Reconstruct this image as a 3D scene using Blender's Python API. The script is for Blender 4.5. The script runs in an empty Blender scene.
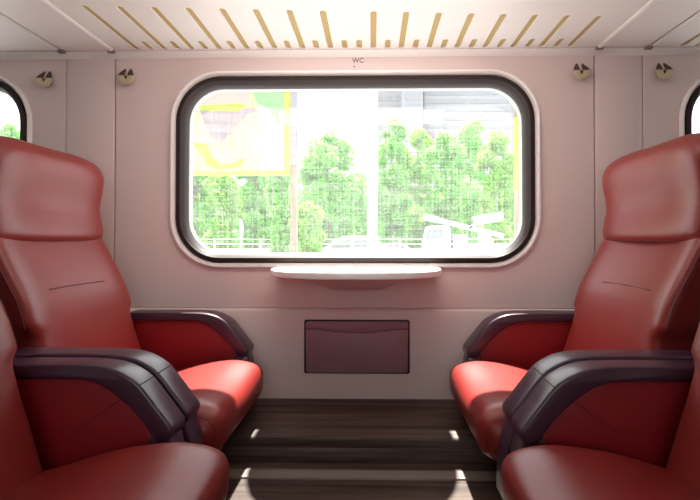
import bpy, bmesh, math, random
from mathutils import Vector, Matrix
from mathutils.geometry import tessellate_polygon
random.seed(7)
SC = bpy.context.scene
COL = SC.collection
R = math.radians

# ------------------------------------------------------------------ camera
cd = bpy.data.cameras.new('camera'); cam = bpy.data.objects.new('camera', cd); COL.objects.link(cam)
cd.sensor_width = 36; cd.lens = 490 / 700 * 36
cd.shift_x = -13.4 / 700; cd.shift_y = -16.8 / 700
cam.location = (0.055, 0, 0.85)
cam.rotation_euler = (R(90.8), 0, R(1.0))
cd.clip_start = 0.02; cd.clip_end = 500
SC.camera = cam
# ------------------------------------------------------------------ world, sun, exposure
W = bpy.data.worlds.new('world'); SC.world = W; W.use_nodes = True
wn = W.node_tree.nodes; wl = W.node_tree.links
wbg = wn['Background']; wbg.inputs[0].default_value = (0.93, 0.96, 1.0, 1); wbg.inputs[1].default_value = 3.2
sd = bpy.data.lights.new('sun', 'SUN'); sd.energy = 25; sd.color = (1, 0.95, 0.88); sd.angle = R(1.5)
sun = bpy.data.objects.new('sun', sd); COL.objects.link(sun)
SUN_DIR = Vector((0.0, -math.cos(R(60)), -math.sin(R(60))))
sun.rotation_euler = SUN_DIR.to_track_quat('-Z', 'Y').to_euler()
def area(name, loc, sx, sy, power, color, rot=(0, 0, 0)):
    l = bpy.data.lights.new(name, 'AREA'); l.shape = 'RECTANGLE'; l.size = sx; l.size_y = sy
    l.energy = power; l.color = color
    o = bpy.data.objects.new(name, l); COL.objects.link(o); o.location = loc; o.rotation_euler = rot
    return o
VS = SC.view_settings
SC.display_settings.display_device = 'sRGB'
VS.view_transform = 'Standard'; VS.look = 'None'; VS.gamma = 1; VS.use_curve_mapping = False
VS.exposure = 0.0

# ------------------------------------------------------------------ materials
def mat(name, col, rough=0.5, spec=0.5, metal=0.0, bump=None, var=0.0, var_scale=4.0, coat=0.0, sheen=0.0):
    m = bpy.data.materials.new(name); m.use_nodes = True
    nt = m.node_tree; n = nt.nodes; l = nt.links; b = n['Principled BSDF']
    b.inputs['Base Color'].default_value = (*col, 1); b.inputs['Roughness'].default_value = rough
    b.inputs['Specular IOR Level'].default_value = spec; b.inputs['Metallic'].default_value = metal
    if coat: b.inputs['Coat Weight'].default_value = coat; b.inputs['Coat Roughness'].default_value = 0.35
    if sheen: b.inputs['Sheen Weight'].default_value = sheen
    tc = n.new('ShaderNodeTexCoord')
    if var:
        t = n.new('ShaderNodeTexNoise'); t.inputs['Scale'].default_value = var_scale; t.inputs['Detail'].default_value = 4
        l.new(tc.outputs['Object'], t.inputs['Vector'])
        mx = n.new('ShaderNodeMix'); mx.data_type = 'RGBA'
        mx.inputs[6].default_value = (*[c * (1 - var) for c in col], 1); mx.inputs[7].default_value = (*[min(1, c * (1 + var)) for c in col], 1)
        l.new(t.outputs['Fac'], mx.inputs[0]); l.new(mx.outputs[2], b.inputs['Base Color'])
    if bump:
        sc, st = bump
        v = n.new('ShaderNodeTexNoise'); v.inputs['Scale'].default_value = sc; v.inputs['Detail'].default_value = 3
        l.new(tc.outputs['Object'], v.inputs['Vector'])
        bp = n.new('ShaderNodeBump'); bp.inputs['Strength'].default_value = st; bp.inputs['Distance'].default_value = 0.002
        l.new(v.outputs['Fac'], bp.inputs['Height']); l.new(bp.outputs['Normal'], b.inputs['Normal'])
    return m

M = {}
M['leather'] = mat('red leather', (0.25, 0.024, 0.019), 0.36, 0.55, bump=(260, 0.12), var=0.10, var_scale=6)
M['leather_panel'] = mat('red leather side', (0.25, 0.005, 0.009), 0.5, 0.35, bump=(260, 0.1), var=0.08, var_scale=5)
M['thread'] = mat('dark red thread', (0.10, 0.010, 0.012), 0.6)
M['plum'] = mat('plum plastic', (0.052, 0.022, 0.044), 0.30, 0.7, bump=(500, 0.06))
M['shell'] = mat('dark plum shell', (0.035, 0.016, 0.022), 0.5)
M['base'] = mat('seat base metal', (0.03, 0.025, 0.027), 0.5)
M['panel'] = mat('wall laminate', (0.76, 0.635, 0.61), 0.42, 0.4, bump=(30, 0.03), var=0.02, var_scale=2)
M['ceil'] = mat('ceiling laminate', (0.84, 0.79, 0.75), 0.45, 0.4, var=0.015)
M['cream'] = mat('cream trim', (0.94, 0.91, 0.89), 0.35)
M['gap'] = mat('dark joint', (0.30, 0.21, 0.21), 0.8)
M['blind'] = mat('blind cloth', (0.55, 0.50, 0.46), 0.8, 0.1)
M['gold'] = mat('ochre slot lining', (0.50, 0.36, 0.13), 0.6)
M['rubber'] = mat('window rubber', (0.036, 0.025, 0.024), 0.55, 0.2)
M['metal'] = mat('brushed brass metal', (0.62, 0.53, 0.36), 0.34, 0.5, metal=0.35)
M['dark_metal'] = mat('dark metal', (0.10, 0.06, 0.05), 0.5, metal=0.3)
M['bin'] = mat('mauve bin plastic', (0.33, 0.175, 0.21), 0.45, 0.4, bump=(400, 0.04))
M['bin_dark'] = mat('bin joint', (0.035, 0.012, 0.016), 0.7)
M['ink'] = mat('dark ink', (0.03, 0.02, 0.03), 0.6)
M['strip'] = mat('aluminium strip', (0.19, 0.165, 0.15), 0.6, 0.25, metal=0.0, bump=(120, 0.05))
M['lamp_body'] = mat('lamp housing', (0.7, 0.7, 0.7), 0.4)
def emit(name, col, s):
    m = bpy.data.materials.new(name); m.use_nodes = True; b = m.node_tree.nodes['Principled BSDF']
    b.inputs['Base Color'].default_value = (*col, 1); b.inputs['Emission Color'].default_value = (*col, 1); b.inputs['Emission Strength'].default_value = s
    return m
M['lamp'] = emit('lamp diffuser', (1.0, 0.93, 0.86), 0.5)

def wood_mat():
    m = bpy.data.materials.new('dark wood vinyl'); m.use_nodes = True
    n = m.node_tree.nodes; l = m.node_tree.links; b = n['Principled BSDF']
    tc = n.new('ShaderNodeTexCoord'); mp = n.new('ShaderNodeMapping'); mp.inputs['Scale'].default_value = (1.6, 42, 42)
    l.new(tc.outputs['Object'], mp.inputs['Vector'])
    t = n.new('ShaderNodeTexNoise'); t.inputs['Scale'].default_value = 1.0; t.inputs['Detail'].default_value = 6; t.inputs['Roughness'].default_value = 0.6
    l.new(mp.outputs['Vector'], t.inputs['Vector'])
    r = n.new('ShaderNodeValToRGB'); r.color_ramp.elements[0].position = 0.3; r.color_ramp.elements[0].color = (0.018, 0.011, 0.010, 1)
    r.color_ramp.elements[1].position = 0.72; r.color_ramp.elements[1].color = (0.125, 0.088, 0.070, 1)
    l.new(t.outputs['Fac'], r.inputs['Fac']); l.new(r.outputs['Color'], b.inputs['Base Color'])
    b.inputs['Roughness'].default_value = 0.5; b.inputs['Specular IOR Level'].default_value = 0.2
    bp = n.new('ShaderNodeBump'); bp.inputs['Strength'].default_value = 0.12; bp.inputs['Distance'].default_value = 0.002
    l.new(t.outputs['Fac'], bp.inputs['Height']); l.new(bp.outputs['Normal'], b.inputs['Normal'])
    return m
M['wood'] = wood_mat()

def glass_mat():
    m = bpy.data.materials.new('dusty window glass'); m.use_nodes = True
    n = m.node_tree.nodes; l = m.node_tree.links; n.remove(n['Principled BSDF']); out = n['Material Output']
    tr = n.new('ShaderNodeBsdfTransparent'); tr.inputs[0].default_value = (0.96, 0.98, 0.97, 1)
    gl = n.new('ShaderNodeBsdfGlossy'); gl.inputs['Roughness'].default_value = 0.03
    du = n.new('ShaderNodeBsdfTranslucent'); du.inputs[0].default_value = (0.9, 0.9, 0.88, 1)
    tc = n.new('ShaderNodeTexCoord')
    def streak(sc):
        mp = n.new('ShaderNodeMapping'); mp.inputs['Scale'].default_value = sc
        l.new(tc.outputs['Object'], mp.inputs['Vector'])
        t = n.new('ShaderNodeTexNoise'); t.inputs['Scale'].default_value = 1; t.inputs['Detail'].default_value = 3
        l.new(mp.outputs['Vector'], t.inputs['Vector']); return t.outputs['Fac']
    a = streak((150, 1, 5)); c = streak((5, 1, 170))
    ad = n.new('ShaderNodeMath'); ad.operation = 'ADD'; l.new(a, ad.inputs[0]); l.new(c, ad.inputs[1])
    mr = n.new('ShaderNodeMapRange'); mr.inputs[1].default_value = 0.8; mr.inputs[2].default_value = 1.25
    mr.inputs[3].default_value = 0.03; mr.inputs[4].default_value = 0.11
    l.new(ad.outputs[0], mr.inputs[0])
    m1 = n.new('ShaderNodeMixShader'); l.new(mr.outputs[0], m1.inputs[0]); l.new(tr.outputs[0], m1.inputs[1]); l.new(du.outputs[0], m1.inputs[2])
    m2 = n.new('ShaderNodeMixShader'); m2.inputs[0].default_value = 0.025; l.new(m1.outputs[0], m2.inputs[1]); l.new(gl.outputs[0], m2.inputs[2])
    l.new(m2.outputs[0], out.inputs['Surface'])
    return m
M['glass'] = glass_mat()
def leaf_mat(name, col, tcol):
    m = bpy.data.materials.new(name); m.use_nodes = True
    n = m.node_tree.nodes; l = m.node_tree.links; n.remove(n['Principled BSDF']); out = n['Material Output']
    d = n.new('ShaderNodeBsdfDiffuse'); t = n.new('ShaderNodeBsdfTranslucent')
    t.inputs[0].default_value = (*tcol, 1)
    tc = n.new('ShaderNodeTexCoord'); no = n.new('ShaderNodeTexNoise'); no.inputs['Scale'].default_value = 1.3
    l.new(tc.outputs['Object'], no.inputs['Vector'])
    mx = n.new('ShaderNodeMix'); mx.data_type = 'RGBA'; mx.inputs[6].default_value = (*[c * 0.75 for c in col], 1); mx.inputs[7].default_value = (*[c * 1.25 for c in col], 1)
    l.new(no.outputs['Fac'], mx.inputs[0]); l.new(mx.outputs[2], d.inputs[0])
    mm = n.new('ShaderNodeMixShader'); mm.inputs[0].default_value = 0.5
    l.new(d.outputs[0], mm.inputs[1]); l.new(t.outputs[0], mm.inputs[2]); l.new(mm.outputs[0], out.inputs['Surface'])
    return m
M['leaf'] = leaf_mat('fresh leaves', (0.23, 0.52, 0.14), (0.30, 0.68, 0.17))
M['leaf2'] = leaf_mat('lime leaves', (0.26, 0.52, 0.10), (0.33, 0.66, 0.12))
M['bark'] = mat('pale bark', (0.30, 0.27, 0.22), 0.9, 0.1)
M['facade'] = mat('pale facade', (0.34, 0.335, 0.35), 0.8, 0.1)
M['facade2'] = mat('grey facade', (0.285, 0.285, 0.305), 0.8, 0.1)
M['facade_glass'] = mat('facade window', (0.24, 0.25, 0.28), 0.5, 0.4)
M['white'] = mat('white paint', (0.55, 0.55, 0.55), 0.5, 0.3)
M['car_paint'] = mat('pale car paint', (0.36, 0.36, 0.38), 0.4, 0.4)
M['greyp'] = mat('grey paint', (0.24, 0.235, 0.25), 0.6, 0.3)
M['tan'] = mat('tan post paint', (0.25, 0.20, 0.14), 0.6, 0.3)
M['yellow'] = mat('yellow frame paint', (0.42, 0.33, 0.05), 0.6, 0.3)
M['asphalt'] = mat('pale asphalt', (0.30, 0.30, 0.30), 0.9, 0.1, var=0.1)
M['carglass'] = mat('vehicle glass', (0.16, 0.20, 0.20), 0.2, 0.5)
M['tyre'] = mat('tyre rubber', (0.05, 0.05, 0.05), 0.8)
M['poster'] = mat('poster pale yellow', (0.42, 0.40, 0.21), 0.7, 0.1)
M['poster_mauve'] = mat('poster mauve', (0.235, 0.19, 0.20), 0.7, 0.1)
M['poster_lime'] = mat('poster lime', (0.30, 0.40, 0.04), 0.7, 0.1)
M['poster_green'] = mat('poster green', (0.20, 0.38, 0.17), 0.7, 0.1)
M['poster_pink'] = mat('poster pink', (0.40, 0.30, 0.26), 0.7, 0.1)
M['poster_cream'] = mat('poster cream', (0.50, 0.49, 0.38), 0.7, 0.1)

# ------------------------------------------------------------------ helpers
def link(name, me, m, parent=None):
    o = bpy.data.objects.new(name, me); COL.objects.link(o)
    if m is not None and not me.materials: me.materials.append(m)
    if parent is not None: o.parent = parent
    return o
def finish(bm, name, m, parent=None, smooth=40):
    bmesh.ops.recalc_face_normals(bm, faces=bm.faces)
    me = bpy.data.meshes.new(name); bm.to_mesh(me); bm.free()
    if smooth:
        me.polygons.foreach_set('use_smooth', [True] * len(me.polygons))
        try: me.set_sharp_from_angle(angle=R(smooth))
        except Exception: pass
    return link(name, me, m, parent)
def tag(o, label=None, cat=None, group=None, kind=None):
    if label: o['label'] = label
    if cat: o['category'] = cat
    if group: o['group'] = group
    if kind: o['kind'] = kind
    return o
def empty(name, loc, label=None, cat=None, group=None, kind=None):
    o = bpy.data.objects.new(name, None); COL.objects.link(o); o.location = loc; o.empty_display_size = 0.05
    bpy.context.view_layer.update()
    return tag(o, label, cat, group, kind)
def local(parent, p):                      # world point -> local of an unrotated parent chain
    v = Vector(p); q = parent
    while q is not None:
        v = v - q.location; q = q.parent
    return v
def bevel_sharp(bm, w, seg=2, ang=35):
    es = [e for e in bm.edges if len(e.link_faces) == 2 and e.calc_face_angle(0) > R(ang)]
    if es and w > 0:
        bmesh.ops.bevel(bm, geom=es, offset=w, segments=seg, profile=0.5, affect='EDGES', clamp_overlap=True)
AX = {'xz': lambda a, b, c: (a, c, b), 'xy': lambda a, b, c: (a, b, c), 'yz': lambda a, b, c: (c, a, b)}
def plate(name, pts, c0, c1, m, parent=None, plane='xz', bevel=0.0, seg=2, smooth=40):
    """closed outline extruded between c0 and c1"""
    bm = bmesh.new(); f = AX[plane]; off = local(parent, (0, 0, 0)) if parent else Vector((0, 0, 0))
    a = [bm.verts.new(Vector(f(p[0], p[1], c0)) + off) for p in pts]
    b = [bm.verts.new(Vector(f(p[0], p[1], c1)) + off) for p in pts]
    n = len(pts)
    bm.faces.new(a); bm.faces.new(b[::-1])
    for i in range(n): bm.faces.new((a[i], b[i], b[(i + 1) % n], a[(i + 1) % n]))
    bmesh.ops.recalc_face_normals(bm, faces=bm.faces)
    bevel_sharp(bm, bevel, seg)
    return finish(bm, name, m, parent, smooth)
def box(name, lo, hi, m, parent=None, bevel=0.0, seg=2):
    return plate(name, [(lo[0], lo[2]), (hi[0], lo[2]), (hi[0], hi[2]), (lo[0], hi[2])], lo[1], hi[1], m, parent, 'xz', bevel, seg)
def boxes(name, lst, m, parent=None):
    bm = bmesh.new(); off = local(parent, (0, 0, 0)) if parent else Vector((0, 0, 0))
    for lo, hi in lst:
        v = [bm.verts.new(Vector((x, y, z)) + off) for x in (lo[0], hi[0]) for y in (lo[1], hi[1]) for z in (lo[2], hi[2])]
        for f in ((0, 1, 3, 2), (4, 6, 7, 5), (0, 4, 5, 1), (2, 3, 7, 6), (0, 2, 6, 4), (1, 5, 7, 3)): bm.faces.new([v[i] for i in f])
    return finish(bm, name, m, parent, 0)
def rrect(cx, cy, hw, hh, r, k=10, side=3):
    r = max(r, 0.0005); out = []
    for ci, (sx, sy, a0) in enumerate(((1, 1, 0), (-1, 1, 90), (-1, -1, 180), (1, -1, 270))):
        for j in range(k + 1):
            a = R(a0 + 90 * j / k)
            out.append((cx + sx * (hw - r) + r * math.cos(a), cy + sy * (hh - r) + r * math.sin(a)))
    return out
def ring_loft(name, rings, m, parent=None, closed=True, cap=False, smooth=40):
    """rings: lists of world points with equal counts; closed joins the last ring with the first"""
    bm = bmesh.new(); off = local(parent, (0, 0, 0)) if parent else Vector((0, 0, 0))
    vs = [[bm.verts.new(Vector(p) + off) for p in r] for r in rings]
    n = len(rings[0]); k = len(rings)
    for i in range(k if closed else k - 1):
        a = vs[i]; b = vs[(i + 1) % k]
        for j in range(n): bm.faces.new((a[j], a[(j + 1) % n], b[(j + 1) % n], b[j]))
    if cap: bm.faces.new(vs[0][::-1]); bm.faces.new(vs[-1])
    return finish(bm, name, m, parent, smooth)
def crom(pts, per=6, closed=False):
    out = []; n = len(pts)
    rng = range(n if closed else n - 1)
    for i in rng:
        if closed: p0, p1, p2, p3 = (pts[(i + d) % n] for d in (-1, 0, 1, 2))
        else: p0, p1, p2, p3 = pts[max(i - 1, 0)], pts[i], pts[i + 1], pts[min(i + 2, n - 1)]
        for j in range(per):
            t = j / per
            out.append(tuple(0.5 * (2 * b + (c - a) * t + (2 * a - 5 * b + 4 * c - d) * t * t + (3 * b - a - 3 * c + d) * t ** 3) for a, b, c, d in zip(p0, p1, p2, p3)))
    if not closed: out.append(tuple(pts[-1]))
    return out
def tube(name, pts, r, m, parent=None, seg=8, closed=False, r2=None):
    bm = bmesh.new(); off = local(parent, (0, 0, 0)) if parent else Vector((0, 0, 0))
    P = [Vector(p) for p in pts]; n = len(P); rings = []
    for i, p in enumerate(P):
        t = (P[(i + 1) % n] - P[i - 1]) if closed else (P[min(i + 1, n - 1)] - P[max(i - 1, 0)])
        t.normalize(); up = Vector((0, 0, 1)) if abs(t.z) < 0.9 else Vector((0, 1, 0))
        s = t.cross(up).normalized(); u = s.cross(t)
        rr = r if r2 is None else r + (r2 - r) * i / (n - 1)
        rings.append([bm.verts.new(p + off + rr * (math.cos(2 * math.pi * k / seg) * s + math.sin(2 * math.pi * k / seg) * u)) for k in range(seg)])
    for i in range(n if closed else n - 1):
        a = rings[i]; b = rings[(i + 1) % n]
        for k in range(seg): bm.faces.new((a[k], a[(k + 1) % seg], b[(k + 1) % seg], b[k]))
    if not closed: bm.faces.new(rings[0][::-1]); bm.faces.new(rings[-1])
    return finish(bm, name, m, parent, 50)
def interp(tab, z):
    if z <= tab[0][0]: return tab[0][1]
    for (a, b), (c, d) in zip(tab, tab[1:]):
        if z <= c: return b + (d - b) * (z - a) / (c - a)
    return tab[-1][1]

# ------------------------------------------------------------------ room shell
WY = 1.80                    # inner face of the window wall
XL, XR = -2.66, 2.65
FZ, SZ, CZ = 0.20, 0.273, 1.541
struct = lambda o: tag(o, kind='structure')

# window wall: a backing with three openings, and panels with recessed joints in front of it
WIN = dict(cz=1.111, hw=0.661, hh=0.345, r=0.165)
WCX = [-0.010, -1.892, 1.855]
wall = struct(empty('wall_window', (0, WY, SZ)))
def ringxz(cx, cz, hw, hh, r, y): return [(p[0], y, p[1]) for p in rrect(cx, cz, hw, hh, r)]
def window_panel(cx, x0, x1, z0, z1):
    """laminate panel with a rounded opening; its outer corners matched to the ring count"""
    def outer(y, ins=0.0):
        mx, mz = (x0 + x1) / 2, (z0 + z1) / 2
        return [(p[0], y, p[1]) for p in rrect(mx, mz, (x1 - x0) / 2 - ins, (z1 - z0) / 2 - ins, 0.001)]
    h = lambda d, y: ringxz(cx, WIN['cz'], WIN['hw'] + d, WIN['hh'] + d, WIN['r'] + d, y)
    rings = [outer(WY + 0.012), outer(WY + 0.003), outer(WY, 0.003), h(0.032, WY), h(0.022, WY + 0.001), h(0.014, WY + 0.006), h(0.010, WY + 0.012)]
    return ring_loft('wall_panel', rings, M['panel'], wall, closed=True, smooth=25)
ZT, ZJ = 1.537, 0.600
window_panel(WCX[0], -0.8990, 0.868, ZJ, ZT)
window_panel(WCX[1], -2.66, -1.086, ZJ, ZT)
window_panel(WCX[2], 1.046, 2.65, ZJ, ZT)
box('wall_panel', (-1.082, WY - 0.002, ZJ), (-0.902, WY + 0.012, ZT), M['panel'], wall, 0.003)
box('wall_panel', (0.871, WY - 0.002, ZJ), (1.042, WY + 0.012, ZT), M['panel'], wall, 0.003)
for x in (-0.915, 0.885, 1.031, -1.069):        # fine raised beads beside the joints
    tube('bead', [(x, WY, ZJ), (x, WY, ZT)], 0.0022, M['panel'], wall)
# lower panels, set slightly proud with a rolled top edge
for x0, x1 in ((-2.66, -0.98), (-0.976, 0.956), (0.96, 2.65)):
    prof = [(WY + 0.012, SZ), (WY - 0.012, SZ), (WY - 0.012, ZJ - 0.012), (WY - 0.009, ZJ - 0.005), (WY - 0.002, ZJ - 0.001), (WY + 0.012, ZJ)]
    plate('lower_panel', [(p[0], p[1]) for p in prof], x0, x1, M['panel'], wall, 'yz', 0.0)
# backing: strips round the three openings
H0, H1 = WIN['cz'] - WIN['hh'], WIN['cz'] + WIN['hh']
bk = [((XL, WY + 0.012, SZ - 0.1), (XR, WY + 0.05, H0 - 0.02)), ((XL, WY + 0.012, H1 + 0.02), (XR, WY + 0.05, 1.62))]
gaps = [(-1.874 + 0.68, -0.004 - 0.68), (-0.004 + 0.68, 1.866 - 0.68), (XL, -1.874 - 0.68), (1.866 + 0.68, XR)]
for a, b in gaps: bk.append(((a, WY + 0.012, H0 - 0.02), (b, WY + 0.05, H1 + 0.02)))
boxes('wall_backing', bk, M['gap'], wall)

# windows: cream rim, black rubber profile, glass, bright outer sill
for i, cx in enumerate(WCX):
    w = struct(empty('window_%d' % (i + 1), (cx, WY, WIN['cz'])))
    g = lambda d, y: ringxz(cx, WIN['cz'], WIN['hw'] + d, WIN['hh'] + d, WIN['r'] + d, y)
    ring_loft('rim', [g(0.018, WY + 0.008), g(0.0175, WY - 0.010), g(0.015, WY - 0.015), g(0.010, WY - 0.015), g(0.001, WY - 0.002), g(0.0, WY + 0.02), g(0.02, WY + 0.02)], M['cream'], w, smooth=30)
    ring_loft('rubber_seal', [g(0.001, WY + 0.004), g(-0.002, WY - 0.006), g(-0.010, WY - 0.012), g(-0.019, WY - 0.011), g(-0.024, WY - 0.003), g(-0.028, WY + 0.002),
                              g(-0.032, WY + 0.012), g(-0.034, WY + 0.03), g(-0.034, WY + 0.045), g(0.0, WY + 0.045)], M['rubber'], w, smooth=50)
    ring_loft('outer_reveal', [g(-0.033, WY + 0.046), g(-0.035, WY + 0.075), g(0.02, WY + 0.075), g(0.02, WY + 0.046)], M['white'], w, smooth=30)
    gl = bmesh.new(); off = local(w, (0, 0, 0))
    gl.faces.new([gl.verts.new(Vector(p) + off) for p in g(-0.031, WY + 0.034)])
    finish(gl, 'glass', M['glass'], w, 0)
    gl = bmesh.new()

# opposite side wall with three window bays, two with added blinds, end walls
ow = struct(empty('wall_opposite', (0, -1.1, SZ)))
for i, cx in enumerate(WCX):
    x0, x1 = (XL if i == 1 else -0.94 if i == 0 else 0.93), (-0.94 if i == 1 else 0.93 if i == 0 else XR)
    outer = [(p[0], -1.1, p[1]) for p in rrect((x0 + x1) / 2, (FZ + 1.62) / 2, (x1 - x0) / 2, (1.62 - FZ) / 2, 0.001)]
    outer2 = [(p[0], -1.16, p[2]) for p in outer]
    hole = ringxz(cx, WIN['cz'], WIN['hw'], WIN['hh'], WIN['r'], -1.1); hole2 = [(p[0], -1.16, p[2]) for p in hole]
    ring_loft('wall_panel', [outer, hole, hole2, outer2], M['panel'], ow, smooth=30)
    w = struct(empty('window_%d' % (i + 4), (cx, -1.1, WIN['cz'])))
    g = lambda d, y: ringxz(cx, WIN['cz'], WIN['hw'] + d, WIN['hh'] + d, WIN['r'] + d, y)
    if i: box('added_blind', (cx - 0.66, -1.15, WIN['cz'] - 0.34), (cx + 0.66, -1.14, WIN['cz'] + 0.34), M['blind'], w)  # unseen blind added to hold back daylight from the side bays
    ring_loft('rubber_seal', [g(0.0, -1.095), g(-0.022, -1.085), g(-0.047, -1.10), g(-0.047, -1.15), g(0.0, -1.15)], M['rubber'], w)
for nm, x in (('wall_left', XL), ('wall_right', XR)):
    struct(box(nm, (min(x, x + (-0.05 if x < 0 else 0.05)), -1.16, 0.05), (max(x, x + (-0.05 if x < 0 else 0.05)), WY + 0.05, 1.62), M['panel']))

# floor: lower floor, raised step along the wall with a rounded nosing, metal strip
struct(box('floor', (XL, -1.16, FZ - 0.06), (XR, WY + 0.05, FZ), M['wood']))
SY = 1.435
prof = [(WY + 0.012, FZ), (SY, FZ), (SY, SZ - 0.034), (SY + 0.003, SZ - 0.03), (SY + 0.001, SZ - 0.014), (SY + 0.005, SZ - 0.005), (SY + 0.014, SZ), (WY + 0.012, SZ)]
struct(plate('floor_step', prof, XL, XR, M['wood'], None, 'yz'))
struct(plate('trim_1', [(1.337, FZ), (1.386, FZ), (1.384, FZ + 0.004), (1.339, FZ + 0.004)], XL, XR, M['strip'], None, 'yz'))

# ceiling -----------------------------------------------------------------
ceil = struct(empty('ceiling', (0, 0.3, CZ)))
def slot(x, y0, y1, w=0.0098, tw=0.0):
    pts = []
    for j in range(7):
        a = R(180 * j / 6); pts.append((x + w * math.cos(a), y1 - w + w * math.sin(a)))
    for j in range(7):
        a = R(180 + 180 * j / 6); pts.append((x + w * math.cos(a) + tw, y0 + w + w * math.sin(a)))
    return pts
def ceiling_panel(x0, x1, y0, y1, slots):
    off = local(ceil, (0, 0, 0)); bm = bmesh.new()
    loops = [[(x0, y0), (x1, y0), (x1, y1), (x0, y1)]] + slots
    flat = [p for lp in loops for p in lp]
    tris = tessellate_polygon([[Vector((p[0], p[1], 0)) for p in lp] for lp in loops])
    lo = [bm.verts.new(Vector((p[0], p[1], CZ)) + off) for p in flat]; hi = [bm.verts.new(Vector((p[0], p[1], CZ + 0.005)) + off) for p in flat]
    for t in tris: bm.faces.new([lo[i] for i in t])
    k = 0
    for lp in loops:
        n = len(lp)
        for i in range(n): bm.faces.new((lo[k + i], lo[k + (i + 1) % n], hi[k + (i + 1) % n], hi[k + i]))
        k += n
    return finish(bm, 'ceiling_panel', M['ceil'], ceil, 0)
YB = 1.762
def slot_set(xs, cxm):
    out = []
    for k in range(16):
        if k < 8: x = xs + k * 0.1003
        else: x = xs + 0.1003 * 7 + 0.154 + (k - 8) * 0.0998
        fr = 1.420 + 0.0063 * k
        out.append(slot(x, fr, YB - 0.006))
        if k < 7 : out.append(slot(x + 0.0505, 1.682, YB - 0.006, 0.0098))
        elif k == 7: out += [slot(x + 0.052, 1.682, YB - 0.006, 0.0098), slot(x + 0.104, 1.682, YB - 0.006, 0.0098)]
        elif k < 15: out.append(slot(x + 0.0505, 1.682, YB - 0.006, 0.0098))
    return out
S1 = slot_set(-0.796, 0); S3 = slot_set(1.158, 0); S3 = [s for s in S3 if s[0][0] < 2.5]
ceiling_panel(-0.886, 0.862, 0.55, YB, S1)
ceiling_panel(1.048, XR, 0.55, YB, S3)
ceiling_panel(XL, -1.081, 0.55, YB, [])
ceiling_panel(-1.072, -0.900, 0.55, YB, [])
ceiling_panel(0.876, 1.039, 0.55, YB, [])
ceiling_panel(XL, XR, -1.1, 0.545, [])
# ochre linings above the slots, dark backing elsewhere
boxes('slot_lining', [((-0.86, 1.38, CZ + 0.0055), (0.84, YB, CZ + 0.02)), ((1.08, 1.38, CZ + 0.0055), (XR, YB, CZ + 0.02))], M['gold'], ceil)
boxes('ceiling_backing', [((XL, -1.16, CZ + 0.021), (XR, WY + 0.05, CZ + 0.06))], M['gap'], ceil)
for x in (-0.893, 0.869):                        # rounded ribs between the modules
    prof = [(x - 0.012, CZ + 0.004), (x - 0.010, CZ - 0.003), (x - 0.004, CZ - 0.007), (x + 0.004, CZ - 0.007), (x + 0.010, CZ - 0.003), (x + 0.012, CZ + 0.004)]
    plate('rib', prof, 0.55, YB - 0.004, M['ceil'], ceil, 'xz')
for x in (-1.092, 1.058):
    tube('bead', [(x, 0.55, CZ), (x, YB, CZ)], 0.0025, M['ceil'], ceil)
for x in (-0.893, 0.869, -1.076, 1.043):
    box('end_clip', (x - 0.013, YB - 0.012, CZ - 0.010), (x + 0.013, YB + 0.004, CZ + 0.002), M['gap'], ceil, 0.003)
# perforated grille of the left module
bm = bmesh.new(); off = local(ceil, (0, 0, 0))
for i in range(12):
    for j in range(9):
        x = -1.52 + i * 0.021 + (j % 2) * 0.0105; y = 1.60 + j * 0.0165
        bmesh.ops.create_circle(bm, cap_ends=True, segments=8, radius=0.0042, matrix=Matrix.Translation(Vector((x, y, CZ - 0.0008)) + off))
tag(finish(bm, 'perforation', M['gap'], ceil, 0), kind='stuff')
# cornice between ceiling and wall
prof = [(YB + 0.004, CZ + 0.01), (YB + 0.004, CZ - 0.003), (YB + 0.010, CZ - 0.006), (WY - 0.012, CZ - 0.008), (WY - 0.008, CZ - 0.012), (WY + 0.002, CZ - 0.013), (WY + 0.012, CZ - 0.004), (WY + 0.012, CZ + 0.01)]
struct(plate('trim_2', prof, XL, XR, M['cream'], None, 'yz'))
prof = [(WY - 0.002, CZ - 0.017), (WY - 0.007, CZ - 0.013), (WY + 0.002, CZ - 0.011)]
struct(plate('trim_3', prof, XL, XR, M['cream'], None, 'yz'))

# fill lamps added above the aisle to balance the light, out of view
for i, (x, nm) in enumerate(((-1.2, 'left'), (0.0, 'middle'), (1.2, 'right'))):
    t = empty('aisle_fill_lamp', (x, 0.12, CZ), 'added long flat white fill lamp over the aisle, %s one of three' % nm, 'lamp')
    box('housing', (x - 0.5, 0.02, CZ - 0.025), (x + 0.5, 0.22, CZ - 0.001), M['lamp_body'], t, 0.006)
    box('diffuser', (x - 0.48, 0.035, CZ - 0.03), (x + 0.48, 0.205, CZ - 0.0245), M['lamp'], t, 0.002)
    area('aisle_fill_light', (x, 0.12, CZ - 0.035), 0.9, 0.15, (0.2, 0.2, 0.2)[i], (1.0, 0.90, 0.84))

# tilted downlight added unseen over the bay to brighten the window wall
t = empty('fill_lamp', (0, 1.12, CZ), 'unseen added white downlight in the ceiling above the seat bay', 'lamp')
plate('housing', [(1.00, CZ - 0.001), (1.19, CZ - 0.001), (1.17, CZ - 0.012), (1.10, CZ - 0.075), (1.00, CZ - 0.05)], -0.45, 0.45, M['lamp_body'], t, 'yz', 0.004)
dl = area('fill_lamp_light', (0, 1.150, CZ - 0.058), 0.85, 0.08, 3.6, (1.0, 0.83, 0.77), (R(62), 0, 0))
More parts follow.
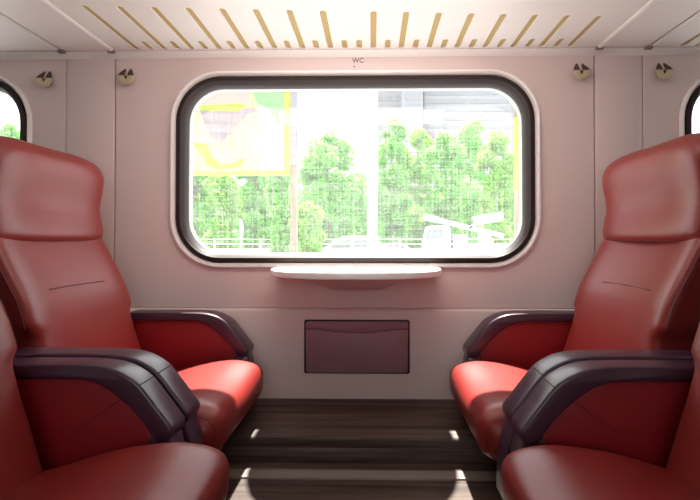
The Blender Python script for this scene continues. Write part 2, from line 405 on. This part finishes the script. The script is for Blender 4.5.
# ------------------------------------------------------------------ things on the wall
# WC sign
cu = bpy.data.curves.new('lettering', 'FONT'); cu.body = 'WC'; cu.size = 0.025; cu.extrude = 0.0003
to = bpy.data.objects.new('tmp', cu); COL.objects.link(to); bpy.context.view_layer.update()
me = bpy.data.meshes.new_from_object(to.evaluated_get(bpy.context.evaluated_depsgraph_get())); bpy.data.objects.remove(to)
sg = empty('toilet_sign', (0.0, WY, 1.50), 'small dark WC lettering with an arrow above the window', 'sign')
me.transform(Matrix.Translation((-0.018, -0.0008, 0.0045)) @ Matrix.Rotation(R(90), 4, 'X'))
link('lettering', me, M['ink'], sg)
plate('arrow', [(-0.015, 1.4895), (-0.010, 1.4925), (-0.005, 1.4895), (-0.0085, 1.4895), (-0.010, 1.4865), (-0.0115, 1.4895)], WY - 0.0010, WY - 0.0002, M['ink'], sg)

def coat_hook(x, z, label):
    t = empty('coat_hook', (x, WY, z), label, 'hook', 'coat hooks on the wall panels')
    c = [(x + 0.009 * math.cos(R(a)), z - 0.002 + 0.009 * math.sin(R(a))) for a in range(0, 360, 20)]
    plate('stem', c, WY - 0.030, WY, M['dark_metal'], t)
    rr = 0.0290; cut = 0.006
    a0 = math.degrees(math.asin(cut / rr))
    rim = [(rr * math.cos(R(a)), rr * math.sin(R(a))) for a in [180 - a0 + (180 + 2 * a0) * i / 24 for i in range(25)]]
    pts = rim + [(0.0065, cut), (0.004, -0.006), (0.0, -0.009), (-0.004, -0.006), (-0.0065, cut)]
    d = plate('disc', [(x + p[0], z + p[1]) for p in pts], WY - 0.036, WY - 0.029, M['metal'], t, 'xz', 0.002, 2, 50)
    for sx in (-1, 1):                       # pointed horns lean back to the wall, their shade put into the dark colour
        bm = bmesh.new(); off = local(t, (0, 0, 0)); a = []; b = []
        for (px, pz, py) in ((0.0065, cut, -0.035), (rr * 0.975, cut, -0.035), (0.0245, 0.018, -0.028), (0.017, 0.030, -0.018), (0.010, 0.039, -0.012), (0.0070, 0.032, -0.018), (0.006, 0.018, -0.028)):
            a.append(bm.verts.new(Vector((x + sx * px, WY + py, z + pz)) + off)); b.append(bm.verts.new(Vector((x + sx * px, WY + py + 0.004, z + pz - 0.003)) + off))
        bm.faces.new(a); bm.faces.new(b[::-1])
        for i in range(7): bm.faces.new((a[i], b[i], b[(i + 1) % 7], a[(i + 1) % 7]))
        finish(bm, 'horn', M['dark_metal'], t, 30)
coat_hook(-1.147, 1.438, 'round notched metal coat hook beside the far left window, leftmost hook')
coat_hook(-0.845, 1.446, 'round notched metal coat hook between left wall joint and main window')
coat_hook(0.809, 1.455, 'round notched metal coat hook between main window and right wall joint')
coat_hook(1.104, 1.455, 'round notched metal coat hook beside the far right window, rightmost hook')

# folding shelf table under the window
tb = empty('window_shelf', (0, WY, 0.755), 'pale half-oval shelf table under the middle of the window', 'shelf')
right = [(0.297, WY), (0.292, 1.765), (0.293, 1.69), (0.281, 1.63), (0.248, 1.555), (0.182, 1.492), (0.09, 1.458), (0.0, 1.452)]  # sides widened past the true outline to shade the floor below
ol = crom(right, 5); ol = ol + [(-p[0], p[1]) for p in ol[::-1][1:]]
plate('table_top', ol, 0.731, 0.752, M['cream'], tb, 'xy', 0.005, 3)
right = [(0.155, WY - 0.002), (0.150, 1.765), (0.10, 1.725), (0.0, 1.71)]
ol = crom(right, 5); ol = ol + [(-p[0], p[1]) for p in ol[::-1][1:]]
rings = []
for z, s in ((0.731, 1.12), (0.712, 1.05), (0.692, 0.9), (0.672, 0.6)):
    rings.append([(p[0] * s, WY - (WY - p[1]) * s, z) for p in ol])
ring_loft('bracket', rings, M['panel'], tb, closed=False, cap=True)
for x in (-0.075, 0.075):
    tube('screw', [(x, 1.722, 0.7195), (x, 1.712, 0.7195)], 0.004, M['dark_metal'], tb)

# waste bin in the lower panel
b = empty('waste_bin', (0, WY - 0.012, 0.365), 'mauve plastic waste bin flap with a shallow curved grip in lower wall', 'bin')
LF = WY - 0.012
plate('bin_frame', rrect(0.0, 0.4625, 0.192, 0.0975, 0.008, 4), LF - 0.004, LF + 0.01, M['bin_dark'], b, 'xz', 0.0015)
arc = [(-0.135 + 0.27 * i / 16, 0.5275 - 0.013 * (1 - ((i - 8) / 8) ** 2)) for i in range(17)]
up = [(-0.186, 0.5275)] + arc + [(0.186, 0.5275), (0.186, 0.550), (0.180, 0.5545), (-0.180, 0.5545), (-0.186, 0.550)]
lo = [(0.186, 0.526)] + [(p[0], p[1] - 0.0015) for p in arc[::-1]] + [(-0.186, 0.526), (-0.184, 0.374), (-0.178, 0.3695), (0.178, 0.3695), (0.184, 0.374)]
plate('bin_lid', up, LF - 0.010, LF - 0.003, M['bin'], b, 'xz', 0.0012)
bm = bmesh.new(); off = local(b, (0, 0, 0))          # flap: front leans back behind the lid's curved lip
fl = plate('bin_flap', lo, LF - 0.0085, LF - 0.003, M['bin'], b, 'xz', 0.0012)
for v in fl.data.vertices:
    zz = v.co.z + 0.365; xx = v.co.x
    k = max(0, 1 - (0.527 - zz) / 0.02) * max(0, 1 - (xx / 0.14) ** 2)
    v.co.y += 0.004 * k

# ------------------------------------------------------------------ seats
ARM_OUT = [(0.76, 0.602), (0.56, 0.602), (0.50, 0.600), (0.465, 0.594), (0.437, 0.582), (0.410, 0.5625), (0.375, 0.519), (0.343, 0.478)]
ARM_IN = [(0.378, 0.452), (0.405, 0.4917), (0.444, 0.531), (0.483, 0.5586), (0.515, 0.5700), (0.56, 0.5735), (0.76, 0.5735)]
BACK = [(0.34, 0.655), (0.42, 0.672), (0.502, 0.697), (0.56, 0.716), (0.60, 0.727), (0.647, 0.738), (0.694, 0.753), (0.73, 0.770), (0.767, 0.790), (0.82, 0.818), (0.86, 0.84), (0.90, 0.86)]
CUSH = [(0.2895, 0.392), (0.2925, 0.418), (0.308, 0.437), (0.345, 0.449), (0.40, 0.452), (0.50, 0.438), (0.60, 0.408), (0.70, 0.378), (0.765, 0.355), (0.775, 0.32),
        (0.70, 0.298), (0.55, 0.294), (0.42, 0.304), (0.345, 0.320), (0.305, 0.338), (0.2925, 0.364)]
def seat(name, s, y0, y1, arms, label, dc=0.0, xo=0.0, db=0.0, dh=0.0, dz=0.0):
    """s: -1 left, +1 right; y0..y1 the cushion's width; dc: slide of cushion and back towards the middle"""
    X = lambda u: s * u + xo
    yc = (y0 + y1) / 2; w = (y1 - y0) / 2
    t = empty(name, (X(0.58), yc, SZ if yc > 1.435 else FZ), label, 'seat')
    # cushion
    prof = crom(CUSH, 5, closed=True); cu_, cz_ = 0.53, 0.372; A, B = 0.24, 0.078
    rings = []; seam = {}
    ts = [-1, -0.996, -0.985, -0.965, -0.935, -0.90, -0.86, -0.81, -0.74, -0.62, -0.45, -0.25, 0, 0.25, 0.45, 0.62, 0.74, 0.81, 0.86, 0.90, 0.935, 0.965, 0.985, 0.996, 1]
    for tt in ts:
        r = 0.22; e = max(0, abs(tt) - (1 - r)) / r
        ins = 0.052 * (1 - math.sqrt(max(0, 1 - e * e)))
        su, sz = (A - ins) / A, (B - ins) / B
        puff = 0.006 * math.cos(tt * math.pi * 1.25) * (-1)
        ring = []
        for (u, z) in prof:
            uu = cu_ + (u - cu_) * su; zz = cz_ + (z - cz_) * sz
            if z > 0.37: zz += puff * (1 - e)
            zz += dz
            ring.append((X(uu - dc), yc + tt * w, zz))
        rings.append(ring)
        if abs(abs(tt) - 0.935) < 1e-6: seam[tt] = ring
    c = ring_loft('cushion', rings, M['leather'], t, closed=False, cap=True, smooth=60)
    for k, ring in seam.items(): tube('seam', ring, 0.0010, M['thread'], c, 6, True)
    # backrest
    dc = db
    def xring(z, uf, th, ww, n=56, dish=0.02, p=5.0, c0=None):
        out = []; th2 = th / 2; uc = uf + th2
        for i in range(n):
            a = 2 * math.pi * i / n; ca, sa = math.cos(a), math.sin(a)
            cx = math.copysign(abs(ca) ** (2 / p), ca) * th2; cy = math.copysign(abs(sa) ** (2 / p), sa) * ww
            uu = uc - cx
            if cx > 0: uu += dish * (1 - (cy / ww) ** 2) ** 1.3 * min(1, cx / th2)
            out.append((X(uu - dc), yc + cy, z))
        return out
    zs = [0.335 + 0.53 * i / 40 for i in range(41)]
    rings = []
    for z in zs:
        uf = interp(BACK, z); ww = w - 0.006
        nar = 1 / (1 + math.exp((z - 0.628) / 0.004)); ww -= 0.018 * nar
        th = 0.15 if z > 0.63 else 0.17
        rings.append(xring(z, uf, th, ww - (0.004 if z > 0.85 else 0), dish=0.030 if s < 0 else 0.045))
    bk_ = ring_loft('backrest', rings, M['leather'], t, closed=False, cap=True, smooth=60)
    # side piping on the bolsters, and the short seam across the middle
    for sy in (-1, 1):
        pts = [(X(interp(BACK, z) + 0.030 - dc), yc + sy * (w - 0.0065), z) for z in [0.64 + 0.2 * i / 12 for i in range(13)]]
        tube('piping', pts, 0.0016, M['thread'], bk_, 6)
    pts = []
    for i in range(15):
        q = -0.52 + 1.0 * i / 14; z = 0.722
        pts.append((X(interp(BACK, z) + (0.030 if s < 0 else 0.045) * (1 - q * q) ** 1.3 - dc - 0.0014), yc + q * w, z))
    tube('seam', pts, 0.0015, M['thread'], bk_, 6)
    # headrest
    HR = [(0.843, 0.885, 0.05, 0.200), (0.845, 0.855, 0.10, 0.240), (0.850, 0.838, 0.135, 0.253), (0.862, 0.829, 0.15, 0.258), (0.883, 0.827, 0.155, 0.260), (0.915, 0.832, 0.15, 0.2575),
          (0.946, 0.837, 0.145, 0.255), (0.98, 0.835, 0.147, 0.2565), (1.016, 0.829, 0.15, 0.259), (1.045, 0.826, 0.15, 0.259), (1.066, 0.829, 0.142, 0.256), (1.083, 0.836, 0.13, 0.248),
          (1.096, 0.846, 0.11, 0.235), (1.106, 0.857, 0.09, 0.214), (1.113, 0.868, 0.07, 0.185), (1.117, 0.878, 0.05, 0.145), (1.119, 0.888, 0.03, 0.09)]
    fine = crom(HR, 3)
    rings = [xring(z, uf, th, ww * w / 0.26, dish=0.016 + 0.018 * math.sin((z - 0.85) / 0.25 * math.pi), p=3.6) for z, uf, th, ww in fine]
    h = ring_loft('headrest', rings, M['leather'], t, closed=False, cap=True, smooth=70)
    pts = [(X(uf + 0.036 - dc), yc - (ww * w / 0.26) * 0.985, z) for z, uf, th, ww in fine if 0.87 < z < 1.085]
    tube('piping', pts, 0.0015, M['thread'], h, 6)
    # shell behind and base under the seat
    sh = [(0.80, 0.32), (0.86, 0.32), (0.90, 0.55), (0.965, 0.80), (1.03, 1.04), (1.015, 1.06), (0.975, 1.04), (0.945, 0.86), (0.86, 0.60)]
    plate('seat_shell', [(X(u - dc * 0.5), z) for u, z in sh], yc - w + 0.01, yc + w - 0.01, M['shell'], t, 'xz', 0.006)
    zf = t.location.z
    plate('seat_base', [(X(0.44), zf), (X(0.80), zf), (X(0.84), 0.32), (X(0.42), 0.31)], yc - w + 0.05, yc + w - 0.05, M['base'], t, 'xz', 0.004)
    # armrests
    for (a0, a1, du, face) in arms:
        O = crom([(u + du, z) for u, z in ARM_OUT], 4); I = crom([(u + du, z) for u, z in ARM_IN], 4)
        lip = [(0.343 + du, 0.470), (0.345 + du, 0.459), (0.351 + du, 0.452), (0.362 + du, 0.450)]
        band = plate('armrest', [(X(u), z) for u, z in O + lip + I], a0, a1, M['plum'], t, 'xz', 0.006, 3)
        ins = 0.010
        pan = I + [(0.76 + du, 0.31), (0.395 + du, 0.31), (0.405 + du, 0.42)]
        plate('side_panel', [(X(u), z) for u, z in pan], a0 + ins, a1 - ins, M['leather_panel'], band, 'xz', 0.002)
        post = [(0.350 + du, 0.462), (0.390 + du, 0.462), (0.405 + du, 0.42), (0.385 + du, 0.29), (0.328 + du, 0.29), (0.330 + du, 0.36)]
        plate('post', [(X(u), z) for u, z in post], a0 + 0.004, a1 - 0.004, M['plum'], band, 'xz', 0.003)
        # joint across the cap at the bend
        j = (0.410 + du, 0.5625); k = (0.449 + du, 0.5365)
        ring = [(X(j[0] - 0.0006), a0 + 0.004, j[1] + 0.0008), (X(j[0] - 0.0006), a1 - 0.004, j[1] + 0.0008)]
        tube('joint', ring, 0.0011, M['shell'], band, 6)
        if face:      # faint diagonal seam on the leather side
            tube('seam', [(X(0.452 + du), a0 + ins, 0.532), (X(0.545 + du), a0 + ins, 0.466)], 0.0009, M['thread'], band, 6)
    return t
FAR = (1.662, 1.748, 0.025, False); MID = (1.054, 1.129, 0.0, False); NEAR = (0.964, 1.034, -0.002, True)
seat('train_seat', -1, 1.137, 1.655, [FAR, MID], 'red leather train seat by the window on the left, armrest and cushion sunlit', -0.014, 0.003, 0.0)
seat('train_seat', 1, 1.137, 1.655, [FAR, MID], 'red leather train seat by the window on the right, armrest and cushion sunlit', -0.010, 0.008, 0.042)
seat('train_seat', -1, 0.435, 0.955, [NEAR], 'nearest red leather train seat at bottom left, mostly its shaded cushion in view', 0.078, 0.003, 0.125, dz=0.018)
seat('train_seat', 1, 0.435, 0.955, [NEAR], 'nearest red leather train seat at bottom right, mostly its shaded cushion in view', 0.002, 0.003, 0.105, dz=0.018)

# ------------------------------------------------------------------ outside
GZ = -0.50
def E(px, py, d): return (0.055 + (px - 372) * d / 490, d, 0.85 - (py - 240) * d / 490)
struct(box('ground', (-120, 3.5, GZ - 0.3), (120, 140, GZ), M['asphalt']))

# billboard on two posts
D = 12.0
bb = empty('billboard', (E(232, 0, D)[0], D, GZ), 'yellow framed poster board on posts, seen in the upper left of the window', 'billboard')
def ex(px, d=D): return E(px, 0, d)[0]
def ez(py, d=D): return E(0, py, d)[2]
box('board', (ex(120), D + 0.02, ez(171)), (ex(287), D + 0.08, ez(20)), M['poster'], bb)
box('frame_rail', (ex(118), D - 0.03, ez(175)), (ex(290), D + 0.06, ez(170.5)), M['yellow'], bb, 0.01)
box('frame_stile', (ex(284), D - 0.03, ez(170.5)), (ex(290), D + 0.06, ez(20)), M['yellow'], bb, 0.01)
def patch(nm, pts, m, k): plate(nm, [(ex(a), ez(c)) for a, c in pts], D + 0.02 - 0.004 * k, D + 0.021, m, bb)
patch('print_panel', [(225, 88), (258, 80), (258, 170), (286, 170), (286, 60), (225, 60)], M['poster_cream'], 1)
patch('print_shape', [(198, 109), (208, 107), (240, 107), (252, 106), (258, 110), (248, 112), (238, 122), (226, 136), (219, 142), (212, 138), (204, 126)], M['poster_mauve'], 2)
patch('print_shape', [(189, 133), (206, 137), (212, 141), (204, 143), (190, 141)], M['poster_pink'], 2)
patch('print_shape', [(195, 88), (250, 84), (248, 104), (196, 106)], M['poster_pink'], 1.5)
patch('print_shape', [(198, 104), (240, 102), (246, 106), (236, 110), (200, 109)], M['poster_lime'], 2.5)
patch('print_shape', [(190, 142), (204, 142), (208, 152), (218, 164), (232, 163), (244, 157), (240, 166), (214, 169), (204, 162), (198, 150)], M['poster_lime'], 2.5)
patch('print_shape', [(250, 86), (268, 80), (286, 84), (286, 124), (276, 122), (268, 108), (256, 102)], M['poster_green'], 2)
patch('print_shape', [(256, 118), (270, 120), (272, 126), (258, 130)], M['poster_pink'], 2.6)
for px in (293.5, 122): 
    p = box('post', (ex(px - 3.6), D - 0.02, GZ), (ex(px + 3.2), D + 0.16, ez(165)), M['tan'], bb, 0.02)
    p = box('post_head', (ex(px - 3.8), D - 0.025, ez(165)), (ex(px + 3.4), D + 0.165, ez(20)), M['greyp'], bb, 0.02)

def pole(px0, px1, d, m, label, y1=-40, base=True, band=None):
    x0, x1 = ex(px0, d), ex(px1, d); r = (x1 - x0) / 2; xc = (x0 + x1) / 2; zt = ez(y1, d)
    t = empty('mast', (xc, d, GZ), label, 'mast')
    tube('shaft', [(xc, d, GZ), (xc, d, zt)], r, m, t, 20)
    tube('foot', [(xc, d, GZ), (xc, d, GZ + 0.12)], r * 1.7, M['greyp'], t, 20)
    if band: tube('band', [(xc, d, ez(band[1], d)), (xc, d, ez(band[0], d))], r * 1.04, M['yellow'], t, 20)
pole(367.3, 377.8, 8.0, M['white'], 'thick white mast standing outside right of the window middle')
pole(513.5, 521, 7.0, M['tan'], 'tan mast with a yellow band outside at the right edge of the window', band=(118, 190))

# small sign on a post on the left
t = empty('road_sign', (ex(240.5, 15), 15, GZ), 'small pale road sign on a thin post below the poster board', 'sign')
tube('post', [(ex(240.5, 15), 15, GZ), (ex(240.5, 15), 15, ez(220, 15))], 0.025, M['white'], t)
plate('sign_plate', [(ex(239, 15), ez(218, 15)), (ex(242, 15), ez(221, 15)), (ex(243.5, 15), ez(228, 15)), (ex(242, 15), ez(238, 15)), (ex(239.5, 15), ez(238, 15)), (ex(240, 15), ez(228, 15))], 14.94, 14.97, M['white'], t)

# guard rail
t = empty('guard_rail', (ex(260, 20), 20, GZ), 'pale metal guard rail running behind the posts outside', 'railing')
for z0, z1 in ((0.86, 1.00), (1.16, 1.21), (1.36, 1.40)):
    box('rail', (ex(120, 20), 20, GZ + z0), (ex(640, 20), 20.05, GZ + z1), M['white'], t)
for k in range(12):
    x = ex(120, 20) + k * 1.9; box('post', (x - 0.04, 20.05, GZ), (x + 0.04, 20.12, GZ + 1.42), M['white'], t)

# wheels, cars
def wheel(x, y, z, r, w, parent):
    ri = tube('wheel', [(x, y, z), (x, y + w, z)], r, M['tyre'], parent, 20)
    tube('hub', [(x, y - 0.02, z), (x, y + 0.05, z)], r * 0.55, M['white'], ri, 14)
def car(name, pxc, d, label, m, L=4.4, flip=1):
    xc = ex(pxc, d); t = empty(name, (xc, d, GZ), label, 'car', None)
    s = L / 4.4
    body = [(-2.2, .35), (-2.18, .75), (-1.9, .88), (-1.15, .98), (-0.55, 1.38), (0.1, 1.46), (0.75, 1.40), (1.5, 1.02), (2.05, .92), (2.2, .7), (2.2, .35)]
    pts = crom([(xc + flip * s * a, GZ + s * c) for a, c in body], 4)
    plate('body', pts, d, d + 1.7 * s, m, t, 'xz', 0.06, 2)
    win = [(-0.95, .98), (-0.5, 1.30), (0.1, 1.37), (0.7, 1.31), (1.15, 1.02)]
    plate('side_window', [(xc + flip * s * a, GZ + s * c) for a, c in win], d - 0.012, d + 0.01, M['carglass'], t)
    for a in (-1.4, 1.35): wheel(xc + flip * s * a, d - 0.02, GZ + 0.33 * s, 0.33 * s, 0.2, t)
car('car', 352, 21, 'white car half hidden behind the thick white mast', M['car_paint'], 4.6)
car('car', 396, 23.3, 'small grey car between the white mast and the crane truck', M['greyp'], 3.6, -1)

# crane truck
D2 = 26.0; q = lambda a: ex(a, D2); r_ = lambda c: ez(c, D2)
t = empty('crane_truck', (q(462), D2, GZ), 'white crane truck with slanted boom and flat panel on its arm', 'truck')
cab = [(424, 262), (424.5, 243), (427.5, 227.5), (430, 225.5), (448, 225), (450.5, 227.5), (451.5, 262)]
plate('cab', [(q(a), r_(c)) for a, c in cab], D2, D2 + 1.3, M['white'], t, 'xz', 0.06)
plate('cab_window', [(q(a), r_(c)) for a, c in [(430.5, 238.5), (432.5, 229.5), (442.5, 229), (443.5, 236.5), (436, 238.5)]], D2 - 0.02, D2 + 0.02, M['carglass'], t, 'xz')
plate('windscreen', [(q(a), r_(c)) for a, c in [(425.6, 239.5), (428.3, 229.5), (430.6, 229.5), (428.4, 239.5)]], D2 - 0.012, D2 + 0.02, M['carglass'], t, 'xz')
box('cargo_box', (q(453), D2, r_(252)), (q(467), D2 + 1.3, r_(234.5)), M['white'], t, 0.03)
box('chassis', (q(428), D2 + 0.2, r_(258)), (q(512), D2 + 1.1, r_(251)), M['greyp'], t)
box('flat_bed', (q(468), D2, r_(250)), (q(512), D2 + 1.3, r_(244.5)), M['white'], t, 0.02)
box('turret', (q(481), D2 + 0.35, r_(246)), (q(492), D2 + 0.95, r_(233)), M['white'], t, 0.05)
def beam(nm, p0, p1, h, y0, y1, m):
    dx, dz = q(p1[0]) - q(p0[0]), r_(p1[1]) - r_(p0[1]); L = math.hypot(dx, dz); nx, nz = -dz / L * h / 2, dx / L * h / 2
    a, c = (q(p0[0]), r_(p0[1])), (q(p1[0]), r_(p1[1]))
    plate(nm, [(a[0] + nx, a[1] + nz), (a[0] - nx, a[1] - nz), (c[0] - nx, c[1] - nz), (c[0] + nx, c[1] + nz)], y0, y1, m, t, 'xz', 0.02)
beam('boom', (425, 216.5), (505, 236), 0.26, D2 + 0.3, D2 + 0.6, M['white'])
beam('boom_section', (424.5, 216.3), (440, 220), 0.33, D2 + 0.27, D2 + 0.63, M['white'])
beam('arm_panel', (475, 221), (503.5, 216), 0.50, D2 + 0.1, D2 + 0.7, M['white'])
beam('arm', (470, 228), (480, 222), 0.16, D2 + 0.3, D2 + 0.5, M['white'])
for a in (434, 482, 500): wheel(q(a), D2 - 0.02, GZ + 0.45, 0.45, 0.28, t)

# buildings
def building(px0, px1, py_top, d, depth, label, m, rows, cols, wm, fm):
    x0, x1 = ex(px0, d), ex(px1, d); zt = ez(py_top, d)
    t = empty('building', ((x0 + x1) / 2, d, GZ), label, 'building')
    box('wall', (x0, d, GZ), (x1, d + depth, zt), m, t)
    box('parapet', (x0 - 0.3, d - 0.3, zt), (x1 + 0.3, d + depth + 0.3, zt + 0.6), m, t)
    me = None
    for i in range(rows):
        for j in range(cols):
            cw = (x1 - x0) / cols; ch = (zt - GZ) / rows
            a = x0 + j * cw + cw * (1 - fm) / 2; c = GZ + i * ch + ch * 0.3
            lo_, hi_ = (a, d - 0.08, c), (a + cw * fm, d + 0.02, c + ch * 0.5)
            if me is None:
                o = box('window', lo_, hi_, wm, t); me = o.data; base = (a, c)
            else:
                o = bpy.data.objects.new('window', me); COL.objects.link(o); o.parent = t
                o.location = (a - base[0], 0, c - base[1])
building(404, 423.5, 40, 70, 6, 'narrow grey tower block rising behind the trees', M['facade2'], 20, 2, M['facade_glass'], 0.7)
building(376, 403, 55, 78, 14, 'pale block with faint floors left of the grey tower', M['facade'], 20, 3, M['facade2'], 0.7)
building(424.5, 640, 30, 74, 16, 'wide pale slab building with long window bands on the right', M['facade'], 26, 5, M['facade2'], 0.94)

# trees
def tree(px, d, w, ztop, zbot, label, m, n=3200, leaf=0.15, lean=0.0, nm='tree'):
    x = ex(px, d); rnd = random.Random(int(px * 10 + d))
    t = empty(nm, (x, d, GZ), label, 'tree')
    top = ez(ztop, d); bot = ez(zbot, d); hw = w * d / 490 / 2
    pts = [(x + lean * k / 6 + rnd.uniform(-.06, .06), d + rnd.uniform(-.05, .05), GZ + (top - GZ) * 0.85 * k / 6) for k in range(7)]
    tr = tube('trunk', pts, 0.075, M['bark'], t, 8, r2=0.02)
    for k in range(7):
        z0 = pts[2 + k % 4]; a = rnd.uniform(0, 6.28); L = hw * rnd.uniform(0.5, 0.95)
        e = (z0[0] + math.cos(a) * L, d + math.sin(a) * L, z0[2] + L * rnd.uniform(0.6, 1.1))
        mid = ((z0[0] + e[0]) / 2, (z0[1] + e[1]) / 2, (z0[2] + e[2]) / 2 - 0.08)
        tube('branch', [z0, mid, e], 0.03, M['bark'], t, 6, r2=0.008)
    blobs = []; n = int(n * 2.8)
    cz, hh = (top + bot) / 2, (top - bot) / 2
    for k in range(60):
        a = rnd.uniform(0, 6.28); v = rnd.uniform(-1, 1); rad = math.sqrt(max(0.05, 1 - abs(v) ** 2.4)) * rnd.uniform(0.25, 0.9)
        blobs.append((x + math.cos(a) * rad * hw, d + math.sin(a) * rad * hw, cz + v * hh * 0.88, rnd.uniform(0.18, 0.36) * min(hw, hh)))
    V = []; F = []
    for i in range(n):
        bx, by, bz, br = blobs[rnd.randrange(len(blobs))]
        u = Vector((rnd.gauss(0, 1), rnd.gauss(0, 1), rnd.gauss(0, 1))); u.normalize(); u *= br * rnd.uniform(0.55, 1.1)
        c = Vector((bx, by, bz)) + u
        s1 = Vector((rnd.gauss(0, 1), rnd.gauss(0, 1), rnd.gauss(0, 1))).normalized() * leaf * rnd.uniform(0.6, 1.2)
        s2 = s1.cross(Vector((rnd.gauss(0, 1), rnd.gauss(0, 1), rnd.gauss(0, 1)))).normalized() * s1.length * 0.5
        b0 = len(V); V += [c - s1, c + s2, c + s1, c - s2]; F.append((b0, b0 + 1, b0 + 2, b0 + 3))
    off = local(t, (0, 0, 0)); me = bpy.data.meshes.new('foliage'); me.from_pydata([v + off for v in V], [], F)
    tag(link('foliage', me, m, t), kind='stuff')
tree(196, 24, 44, 150, 262, 'bushy green tree left of the road sign, at the window edge', M['leaf'])
tree(222, 22, 40, 165, 262, 'green tree with a lime lower crown beneath the poster', M['leaf2'], 2600)
tree(255, 25, 50, 150, 262, 'wide green tree right of the road sign, under the poster', M['leaf'])
tree(282, 19, 34, 155, 262, 'green tree just left of the tan billboard post', M['leaf'], 2400)
tree(330, 27, 66, 131, 262, 'tall round-topped green tree between billboard post and white mast', M['leaf'], 5200)
tree(308, 15.5, 34, 205, 262, 'low lime bush at the foot of the round-topped tree', M['leaf2'], 1500, nm='bush')
tree(357, 34, 36, 165, 262, 'green tree close against the left side of the white mast', M['leaf'], 2400)
tree(392, 29.5, 44, 112, 262, 'tall soft green tree just right of the white mast', M['leaf'], 3600)
tree(418, 32, 44, 125, 262, 'lime green tree rising behind the truck cab', M['leaf2'], 3400)
tree(445, 30, 44, 128, 240, 'airy green tree behind the middle of the crane boom', M['leaf'], 2600)
tree(470, 34, 44, 118, 235, 'slender airy green tree left of the crane arm panel', M['leaf'], 2200)
tree(497, 29, 44, 128, 262, 'bright green tree behind the crane arm panel', M['leaf2'], 2600)
tree(528, 32, 50, 118, 262, 'green tree at the right edge of the window behind the tan mast', M['leaf'], 3000)
tree(8, 24, 50, 118, 262, 'green tree seen in the far left window', M['leaf'], 2400)

# long leafy hedge closing the view behind the trees
rnd = random.Random(5); V = []; F = []; HD = 44.0
x0, x1 = ex(120, HD), ex(560, HD); zt = ez(188, HD)
t = empty('hedge', ((x0 + x1) / 2, HD, GZ), 'long green hedge running behind all the trees', 'hedge'); off = local(t, (0, 0, 0))
for k in range(int((x1 - x0) / 1.6)):
    sx = x0 + 1.6 * k + rnd.uniform(-.3, .3)
    tube('stem', [(sx, HD, GZ), (sx + 0.1, HD, zt - 1.0)], 0.05, M['bark'], t, 6)
for i in range(15000):
    cx = rnd.uniform(x0, x1); h = zt + 0.55 * math.sin(cx * 0.9) + 0.35 * math.sin(cx * 2.3)
    c = Vector((cx, HD + rnd.uniform(-0.7, 0.7), rnd.uniform(GZ + 0.1, h)))
    s1 = Vector((rnd.gauss(0, 1), rnd.gauss(0, 1), rnd.gauss(0, 1))).normalized() * 0.25
    s2 = s1.cross(Vector((rnd.gauss(0, 1), rnd.gauss(0, 1), rnd.gauss(0, 1)))).normalized() * 0.16
    b0 = len(V); V += [c - s1 + off, c + s2 + off, c + s1 + off, c - s2 + off]; F.append((b0, b0 + 1, b0 + 2, b0 + 3))
me = bpy.data.meshes.new('foliage'); me.from_pydata(V, [], F); tag(link('foliage', me, M['leaf'], t), kind='stuff')
